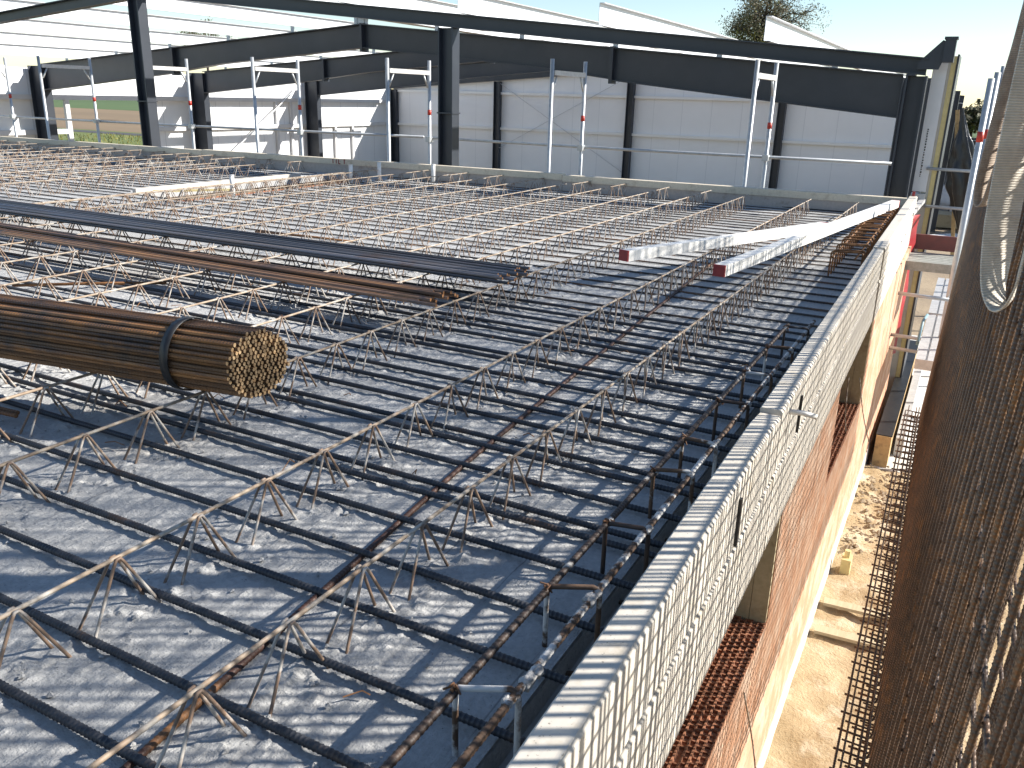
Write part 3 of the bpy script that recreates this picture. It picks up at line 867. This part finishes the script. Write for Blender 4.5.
# purlins: white galvanised C sections running along the hall
pxs = []
d = 1.42
while d < 10.2:
    pxs += [XR-d, XL+d]; d += 1.74
pxs += [XM+.12, XM-.12]
for x in pxs:
    z0 = ztop(x, 1.405, 2.30)+.012; h = .225
    s = 1 if x > XM else -1
    b = MB().box(x-.003, x+.003, 9.02, 29.1, z0, z0+h)
    b.box(x+.003, x+.055, 9.02, 29.1, z0+h-.005, z0+h); b.box(x+.003, x+.055, 9.02, 29.1, z0, z0+.005)
    for y in FY + [29.0]:
        for zz in (.06, .16):
            b.box(x-.009, x-.003, y-.03, y-.012, z0+zz, z0+zz+.016); b.box(x-.009, x-.003, y+.012, y+.03, z0+zz, z0+zz+.016)
    b.build('purlin', M['purlin'], hall)
    b = MB()
    for y in FY[1:]:
        b.box(x-.1, x-.012, y-.005, y+.005, ztop(x)+.001, z0+.16)
    b.build('purlin_cleat', M['galv'], hall)
# far gable wall
GY = 29.1
b = MB().prism([(XL,GZ),(XR,GZ),(XR,1.3),(XM,2.08),(XL,1.3)], 'y', GY+.12, GY+.22)
b.build('gable_wall', M['panelx'], hall)
b = MB()
isec(b, [(XM,2.1),(XR,1.32)], [(XM,1.9),(XR,1.12)], GY, .16, .012); isec(b, [(XM,2.1),(XL,1.32)], [(XM,1.9),(XL,1.12)], GY, .16, .012)
b.build('end_rafter', M['black'], hall)
for x in (-16.0, -10.8, -5.7, XR-.12, XL+.12):
    b = MB(); hcol(b, x-.12, x+.12, GY, GZ, ztop(x, 1.3, 2.08)-.21, .2); b.build('gable_post', M['black'], hall)
for z in (-.19, 1.05):
    b = MB().box(XL, XR, GY+.02, GY+.118, z-.045, z+.045); b.build('wall_rail', M['rail2'], hall)
for a, c in (((-15.9,-.9),(-10.9,1.7)), ((-15.9,1.4),(-10.9,-1.5))):
    MB().tube([(a[0],GY-.02,a[1]),(c[0],GY-.02,c[1])], .012, 6).build('bracing_rod', M['rail'], hall)
# left side wall with one bay open
def lw(y0, y1, z0, z1, name='side_wall'):
    MB().box(XL-.2, XL-.1, y0, y1, z0, z1).build(name, M['panely'], hall)
lw(9.3, 14.6, GZ, 1.32); lw(14.604, 17.75, .60, 1.32); lw(17.754, 29.2, GZ, 1.32)
for z in (.64, -.19):
    segs = ((9.3,14.9),(17.6,29)) if z < 0 else ((9.3,29),)
    for y0, y1 in segs:
        MB().box(XL-.098, XL+.0, y0, y1, z-.06, z+.06).build('wall_rail', M['rail'], hall)
for y in (14.95, 17.55, 15.9):
    if y != 15.9: MB().box(XL-.098, XL-.01, y-.06, y+.06, GZ, .58).build('opening_post', M['rail'], hall)
for (y, y2) in ((19.6,23.6),(14.6,18.6)):
    if y > 19: MB().tube([(XL+.1,y,-1.4),(XL+.1,y2,1.1)], .02, 6).build('bracing_rod', M['rail'], hall)
for y, yw in ((22.6,.05),(23.3,.05),(25.6,.05),(26.6,.05)):
    MB().box(XL-.09, XL-.01, y-yw, y+yw, GZ, .62 if y < 24 else -.25).build('opening_post', M['rail'], hall)
# right side wall seen end on: sheets with yellow foam between them
MB().box(-.432,-.352,9.32,9.9,GZ-.1,1.39).build('inner_panel', M['palecore'], hall)
MB().box(-.3515,-.309,9.315,9.9,GZ-.1,1.425).build('foam_core', M['foam'], hall)
MB().box(-.3085,-.292,9.31,9.9,GZ-.1,1.44).build('outer_sheet', M['black'], hall)
b = MB().box(-.495,-.375,9.27,9.276,.20,1.37); b.box(-.495,-.49,9.2765,9.31,.20,1.37); b.box(-.38,-.375,9.2765,9.31,.20,1.37)
b.build('corner_flashing', M['white'], hall)
b = MB(); rn = random.Random(4); z = .34
while z < .78:
    h = rn.uniform(.006,.018); b.box(-.452,-.452+rn.uniform(.008,.014),9.267,9.2695,z,z+h); z += h+rn.uniform(.006,.012)
b.build('printed_marks', M['band'], hall)
MB().box(-.50,-.37,9.25,9.4,.10,.18).build('flashing_foot', M['galv'], hall)
for k in range(2):
    MB().box(-.495+.03*k,-.47+.03*k,9.34,9.8,GZ,.05).build('base_trim', M['white'], hall)
MB().box(-.425,-.415,9.312,9.318,GZ,1.38).build('panel_joint', M['white'], hall)

# ------------------------------------------------------------------ RIGHT-HAND SCAFFOLD, decks and small things in the gap
T = thing('scaffold_tower', (.3, 8.4, GZ), 'galvanised scaffold with perforated decks in the gap beside the hall wall', 'scaffold')
for (x, y, top) in ((.0,8.0,1.2),(.055,10.6,1.33),(.78,8.0,1.2),(.78,10.6,1.5),(.05,13.2,1.4),(.04,9.0,1.28),(.10,12.0,1.45)):
    MB().tube([(x,y,GZ),(x,y,top)], .024, 10).build('post', M['galv'], T, smooth=True)
    MB().tube([(x,y,.72),(x,y,.80)], .0255, 10).build('red_mark', M['redmark'], T, smooth=True)
for z in (.42, .07):
    MB().tube([(-.40,9.25,z),(.75,9.25,z-.01)], .014, 8).build('cross_tube', M['galv'], T, smooth=True)
for z, y in ((-.55,7.95),(-.92,7.95),(-1.05,8.0)):
    MB().tube([(-.44,y,z),(.1,y,z-.01)], .016, 8).build('cross_tube', M['galv'], T, smooth=True)
def deck(x0, x1, y0, y1, z, along):
    b = MB()
    n = 7
    for i in range(n):
        if along == 'y':
            a = x0+(x1-x0)*i/n; c = x0+(x1-x0)*(i+.82)/n
            b.box(a, c, y0, y1, z-.012, z)
        else:
            a = y0+(y1-y0)*i/n; c = y0+(y1-y0)*(i+.82)/n
            b.box(x0, x1, a, c, z-.012, z)
    b.box(x0, x1, y0, y1, z-.03, z-.014)
    b.box(x0, x1, y0-.006, y0-.001, z-.075, z+.006)
    return b
deck(-.42,.25,8.32,8.98,-.33,'x').build('deck', M['olddeck'], T)
MB().box(-.42,.26,9.0,9.03,-.31,-.17).build('toe_board', M['toeboard'], T)
deck(-.15,.45,7.15,8.9,-.90,'y').build('deck', M['alu'], T)
deck(-.15,.45,8.95,11.0,-.90,'y').build('deck', M['alu'], T)
# timber box beam on the ground
b = MB().box(-.345,-.225,7.46,11.0,GZ+.03,GZ+.31)
T2 = thing('timber_beam', (-.285,9.2,GZ+.03), 'sawn timber beam with dark top lying at the foot of the wall', 'timber beam')
b.build('beam', M['timber'], T2)
MB().box(-.35,-.22,7.47,11.0,GZ+.311,GZ+.318).build('cover_strip', M['band'], T2)
MB().box(-.2,-.13,7.8,10.5,GZ+.031,GZ+.2).build('edge_strip', M['alu'], T2)
# red folded barrier sheet
b = MB(); nv = 24
P = []
for j in range(nv+1):
    z = .02-1.35*j/nv
    P.append((-.455+.02*noise.noise(V((0,z*3,1))), 8.75+.06*noise.noise(V((z*2,4,0))), z))
b.ribbon(P, [V((.16+.03*noise.noise(V((p[2]*5,0,0))), .35*(1+.3*noise.noise(V((p[2]*3,2,0)))), 0)) for p in P], .012)
tag(b.build('red_tarpaulin', M['red'], smooth=True), 'dark red plastic sheet hanging between wall and hall panel', 'tarpaulin')
b = MB().box(-.62,-.36,8.97,9.03,-.02,.06)
b.box(-.43,-.40,8.6,9.0,.02,.05); b.box(-.40,-.395,8.6,9.0,.02,.13)
b2 = MB().beam((-.43,8.5,.06),(-.37,9.6,.14), .05, .03)
tag(b2.build('metal_profile', M['alu']), 'light metal profile leaning at the far board corner', 'profile')
b = MB()
b.tube([(-.17,7.75,-.93),(-.16,7.9,-.75),(-.14,8.1,-.74)], .012, 8)
tag(b.build('blue_hose', M['blue'], smooth=True), 'short pale blue hose end beside the lower deck', 'hose')
for k,(y,l) in enumerate(((4.62,'weathered board end on the sand by the second opening'),(4.95,'weathered board end on the sand nearer the timber beam'))):
    b = MB().beam((-.36,y,GZ+.075),(.5,y+.06,GZ+.07), .07, .02)
    tag(b.build('plank', M['jamb']), l, 'plank', 'boards lying across the sand')
b = MB().box(-.33,-.27,5.42,5.52,GZ,GZ+.14)
b.tube([(-.30,5.47,GZ+.14),(-.30,5.47,GZ+.19)], .02, 8)
tag(b.build('yellow_container', M['foam']), 'small yellowish container on rubble at the wall foot', 'container')
# wires leaning from the wall
for k, (a, m_, c, l) in enumerate((((XW+.005,2.55,-.95),(-.33,2.60,-1.25),(-.25,2.62,-1.75),'thin bent wire leaning from the wall near the front opening'),
                    ((XW+.01,5.2,-.55),(-.33,5.15,-.75),(-.27,5.1,-.9),'thin pale wire poking out beside the second opening'),
                    ((XW+.01,4.5,-.35),(-.37,4.45,-.52),(-.35,4.42,-.62),'thin pale wire hanging off the board above the second opening'))):
    b = MB().tube(smoothpath([a, m_, c], 6), .003, 6)
    tag(b.build('tie_wire', M['wire'], smooth=True), l, 'wire')

# hanging black sheet on a leaning pole
T = thing('covered_pole', (-.15, 14.2, GZ), 'leaning pole draped with shiny black plastic sheet', 'covered pole')
MB().beam((.06,14.2,GZ),(-.35,14.2,.95), .05, .05).build('pole', M['timber'], T)
b = MB(); nu, nv = 40, 40
for j in range(nv+1):
    t = j/nv; z = .98-1.9*t
    xc = -.33+.34*t; w = .015+.15*(math.sin(math.pi*min(1,t*1.02)**1.15))**1.2
    for i in range(nu):
        a = 2*math.pi*i/nu
        q = 1+.38*math.sin(a*5+3*noise.noise(V((0,0,z*2))))*(.4+.6*t)+.35*noise.noise(V((math.cos(a)*2, math.sin(a)*2, z*5)))
        b.v.append((xc+.04+w*q*math.cos(a), 14.1+.6*w*q*math.sin(a), z+.03*noise.noise(V((a,z*3,1)))))
for j in range(nv):
    for i in range(nu):
        b.f.append((j*nu+i, j*nu+(i+1)%nu, (j+1)*nu+(i+1)%nu, (j+1)*nu+i))
b.build('plastic_sheet', M['tarp'], T, smooth=True)
# stored material behind: stacked packs, pipes and a dark covered pile
T = thing('stored_material', (.9, 24, GZ), 'dark clutter of stacked packs and orange pipes far beyond the scaffold', 'stored material')
rn = random.Random(9); b = MB()
for k in range(16):
    x = rn.uniform(-.1,1.9); y = rn.uniform(23.2,25.2); z = rn.uniform(0,2.3); 
    b.beam((x-rn.uniform(.2,.6),y,GZ+z+.15),(x+rn.uniform(.2,.6),y+rn.uniform(-.3,.3),GZ+z+.15+rn.uniform(-.12,.12)), rn.uniform(.3,.8), rn.uniform(.15,.5))
b.build('dark_packs', M['tarp'], T)
b = MB()
for k in range(7):
    x = rn.uniform(.2,1.6); y = rn.uniform(22.6,23)
    b.beam((x-rn.uniform(.1,.3),y,GZ+rn.uniform(.3,2.4)),(x+rn.uniform(.1,.3),y,GZ+rn.uniform(.3,2.6)), .12, .1)
b.build('brown_boards', M['jamb'], T)
b = MB()
for k in range(5):
    x = .45+.07*k
    b.tube([(x,22.4,GZ),(x+rn.uniform(-.1,.1),22.7,GZ+rn.uniform(1.2,1.9))], .03, 8)
b.build('orange_pipes', M['orange'], T, smooth=True)

# silver car far behind the gap, facing the camera's left
def car(x, y, rz, label, paint):
    T = thing('parked_car', (x, y, GZ), label, 'car')
    secs = [(-2.05,.35,.62,.78),(-1.9,.25,.78,.84),(-1.2,.2,.88,.88),(0,.2,.92,.9),(1.2,.2,.95,.9),(1.95,.25,.9,.86),(2.1,.4,.7,.8)]
    b = MB(); n = 0
    ring = lambda xx, z0, z1, w: [(xx,-w,z0),(xx,-w*1.02,(z0+z1)/2),(xx,-w*.92,z1),(xx,0,z1+.05),(xx,w*.92,z1),(xx,w*1.02,(z0+z1)/2),(xx,w,z0),(xx,0,z0)]
    for (xx,z0,z1,w) in secs: b.v += ring(xx,z0,z1,w)
    for k in range(len(secs)-1):
        for i in range(8): b.f.append((k*8+i,k*8+(i+1)%8,k*8+8+(i+1)%8,k*8+8+i))
    b.f += [tuple(range(8)), tuple(range(len(secs)*8-1,len(secs)*8-9,-1))]
    cosr, sinr = math.cos(rz), math.sin(rz)
    def place(m): m.v = [(x+cosr*a-sinr*c, y+sinr*a+cosr*c, GZ+h) for a,c,h in m.v]; return m
    place(b).build('body', paint, T, smooth=True)
    g = MB(); rs = [(-1.0,.9,.92,.8),(-.35,.9,1.42,.66),(.9,.9,1.45,.66),(1.75,.9,.96,.78)]
    for (xx,z0,z1,w) in rs: g.v += [(xx,-w*1.05,z0),(xx,-w,z1),(xx,w,z1),(xx,w*1.05,z0)]
    for k in range(3):
        for i in range(4): g.f.append((k*4+i,k*4+(i+1)%4,k*4+4+(i+1)%4,k*4+4+i))
    g.f += [(0,1,2,3),(15,14,13,12)]
    place(g).build('windows', M['glass'], T)
    r_ = MB().box(-.3,.95,-.62,.62,1.44,1.48); place(r_).build('roof', paint, T)
    for a in (-1.25,1.3):
        for c in (-.82,.82):
            w = MB().tube([(a,c-.1,.32),(a,c+.1,.32)], .32, 18); place(w).build('wheel', M['tyre'], T, smooth=True)
            w = MB().tube([(a,c-.105,.32),(a,c+.105,.32)], .19, 14); place(w).build('rim', M['galv'], T, smooth=True)
    for c in (-.6,.6):
        l = MB().box(-2.08,-1.98,c-.16,c+.16,.6,.74); place(l).build('headlight', M['glass'], T)
car(.1, 27.5, math.radians(-70), 'silver parked car partly hidden by the scaffold posts', M['carpaint'])
car(-1.2, 40, math.radians(75), 'dark parked car far off beside the hall panel edge', M['darkpaint'])
b = MB().beam((-.9,22.2,GZ+.02),(.2,23.6,GZ+.02), .9, .04)
tag(b.build('plastic_sheet', M['white']), 'bright white sheet lying on the dirt beyond the upper deck', 'sheet')
b = MB().box(-1.0,.7,25.0,25.9,GZ+.02,GZ+.35)
tag(b.build('dark_pallet_stack', M['jamb']), 'low dark stack of pallets on the dirt in front of the car', 'pallets')

# ------------------------------------------------------------------ TREES
def tree(name, x, y, zc, rx, rz, label, nclump, leaves, seed, lsize, group=None, low=.25):
    rnd = random.Random(seed)
    T = thing(name, (x, y, GZ), label, 'tree', group)
    b = MB(); tips = []
    zf = max(GZ+.4, zc-rz*1.05)                       # where the limbs leave the trunk
    r0 = rx*.085
    tr = [V((x+.02*rx*noise.noise(V((k*.7,seed,0))), y, GZ-.1+(zc+rz*.55-GZ+.1)*k/8)) for k in range(9)]
    b.tube(tr, [r0*(1-.1*k) for k in range(9)], 8, False)
    for k in range(nclump):
        while True:
            u = V((rnd.uniform(-1,1), rnd.uniform(-1,1), rnd.uniform(-1,1)))
            if .3 < u.length < 1: break
        w = 1-.35*max(0,-u.z)                          # narrower below
        c = V((x+u.x*rx*w, y+u.y*rx*w, zc+u.z*rz))
        t = rnd.uniform(.25,.8); p = V((x, y, zf+(zc+rz*.4-zf)*t))
        if p.z > c.z+.1*rz: p.z = max(zf, c.z-.3*rz)
        m = (p+c)/2+V((rnd.uniform(-.1,.1)*rx, rnd.uniform(-.1,.1)*rx, .14*rz))
        pts = smoothpath([p, m, c], 4)
        b.tube(pts, [max(.012, r0*.34*(1-.85*i/(len(pts)-1))) for i in range(len(pts))], 5, False)
        for _ in range(4):
            e = c+V((rnd.gauss(0,.17)*rx, rnd.gauss(0,.17)*rx, rnd.gauss(.05,.15)*rx))
            b.tube([m*.35+c*.65, (c+e)/2+V((0,0,.02*rx)), e], [max(.01,r0*.1), .011, .008], 4, False)
            tips.append(e)
        tips.append(c)
    b.build('trunk', M['bark'], T, smooth=True)
    c1 = MB(); c2 = MB()
    for _ in range(leaves):
        p = rnd.choice(tips)
        o = p+V((rnd.gauss(0,1), rnd.gauss(0,1), rnd.gauss(0,.8)))*rx*.085
        yel = rnd.random() < (low if p.z < zc-.25*rz else .04)
        c = c2 if yel else c1
        u = V((rnd.uniform(-1,1),rnd.uniform(-1,1),rnd.uniform(-1,1))).normalized(); w = u.orthogonal().normalized()
        q = lsize*rnd.uniform(.6,1.4); k = len(c.v)
        c.v += [tuple(o-u*q), tuple(o+w*q*.5), tuple(o+u*q), tuple(o-w*q*.5)]; c.f.append((k,k+1,k+2,k+3))
    c1.build('crown', M['leaf'], T)
    if c2.f: c2.build('yellow_leaves', M['leafyellow'], T)
    return T
tree('autumn_tree', -13.5, 60, 5.75, 2.75, 2.25, 'thinning brown green autumn tree behind the hall roof beside the white purlin end', 75, 15000, 5, .06, low=.75)
tree('autumn_tree', -61, 58, 4.9, 2.3, 1.1, 'distant bare brown tree seen between the roof purlins', 26, 3000, 11, .07)
for k, (x, y, l) in enumerate(((-1.0,112,'green tree on the horizon just right of the hall wall'), (2.4,108,'green tree on the horizon behind the scaffold posts'))):
    tree('distant_tree', x, y, -.1, 2.6, 1.25, l, 30, 5000, 30+k, .2, group='trees on the horizon')
# weeds along the open side of the hall
b = MB(); rnd = random.Random(3)
for _ in range(9000):
    x = rnd.uniform(-50,-21.2); y = rnd.uniform(16,38)
    if rnd.random() < .5: x = rnd.uniform(-34,-21.2); y = rnd.uniform(15,36)
    h = rnd.uniform(.04,.2); a = rnd.uniform(0,6.28); k = len(b.v)
    b.v += [(x-.03*math.cos(a), y-.03*math.sin(a), GZ-.03),(x+.03*math.cos(a), y+.03*math.sin(a), GZ-.03),(x+rnd.uniform(-.1,.1), y+rnd.uniform(-.1,.1), GZ+h)]
    b.f.append((k,k+1,k+2))
tag(b.build('grass', M['leafyellow']), kind='stuff')
# rubble on the sand by the timber
b = MB()
for _ in range(420):
    x = rnd.uniform(-.36,.3); y = rnd.uniform(5.7,7.4); r = rnd.uniform(.006,.03)*rnd.random()+.005
    k = len(b.v); pts = []
    for dx,dy,dz in ((1,0,0),(-1,0,0),(0,1,0),(0,-1,0),(0,0,1),(0,0,-1)):
        pts.append((x+dx*r*rnd.uniform(.7,1.3), y+dy*r*rnd.uniform(.7,1.3), GZ+.07+dz*r*rnd.uniform(.5,.9)))
    b.v += pts
    for f in ((0,2,4),(2,1,4),(1,3,4),(3,0,4),(2,0,5),(1,2,5),(3,1,5),(0,3,5)): b.f.append(tuple(k+i for i in f))
tag(b.build('rubble', M['dirt']), kind='stuff')

# ------------------------------------------------------------------ LIGHT, SKY, CAMERA
EL = math.radians(32); AZ = math.radians(30)         # sun: azimuth measured from +x towards +y
sd = V((math.cos(EL)*math.cos(AZ), math.cos(EL)*math.sin(AZ), math.sin(EL)))
L = bpy.data.lights.new('sun', 'SUN'); L.energy = 5.0; L.angle = math.radians(.65); L.color = (1,.95,.87)
lo = bpy.data.objects.new('sun', L); COL.objects.link(lo)
lo.rotation_euler = sd.to_track_quat('Z', 'Y').to_euler(); lo.location = (20,20,30)
w = bpy.data.worlds.new('World'); sc.world = w; w.use_nodes = True
nt = w.node_tree; bg = nt.nodes['Background']
sky = nt.nodes.new('ShaderNodeTexSky'); sky.sky_type = 'NISHITA'; sky.sun_disc = False
sky.sun_elevation = EL; sky.sun_rotation = math.pi/2-AZ
sky.dust_density = .1; sky.air_density = 1.0; sky.ozone_density = 1.8
nt.links.new(sky.outputs[0], bg.inputs[0]); bg.inputs[1].default_value = .085

cam = bpy.data.cameras.new('camera'); co = bpy.data.objects.new('camera', cam); COL.objects.link(co)
F = 851.95; yaw_, pit, roll = .477928, .325954, .027558
cam.sensor_fit = 'HORIZONTAL'; cam.sensor_width = 36; cam.lens = F*36/1024; cam.clip_start = .05; cam.clip_end = 3000
f = V((-math.sin(yaw_)*math.cos(pit), math.cos(yaw_)*math.cos(pit), -math.sin(pit)))
r = V((math.cos(yaw_), math.sin(yaw_), 0)); u = r.cross(f)
r2 = r*math.cos(roll)+u*math.sin(roll); u2 = -r*math.sin(roll)+u*math.cos(roll)
m = Matrix((r2, u2, -f)).transposed().to_4x4(); m.translation = (0,0,.972063)
co.matrix_world = m
sc.camera = co
sc.view_settings.view_transform = 'Standard'; sc.view_settings.look = 'None'; sc.view_settings.gamma = 1
sc.view_settings.exposure = 1.05; sc.view_settings.use_curve_mapping = False
sc.cycles.use_denoising = True
sc.cycles.max_bounces = 6
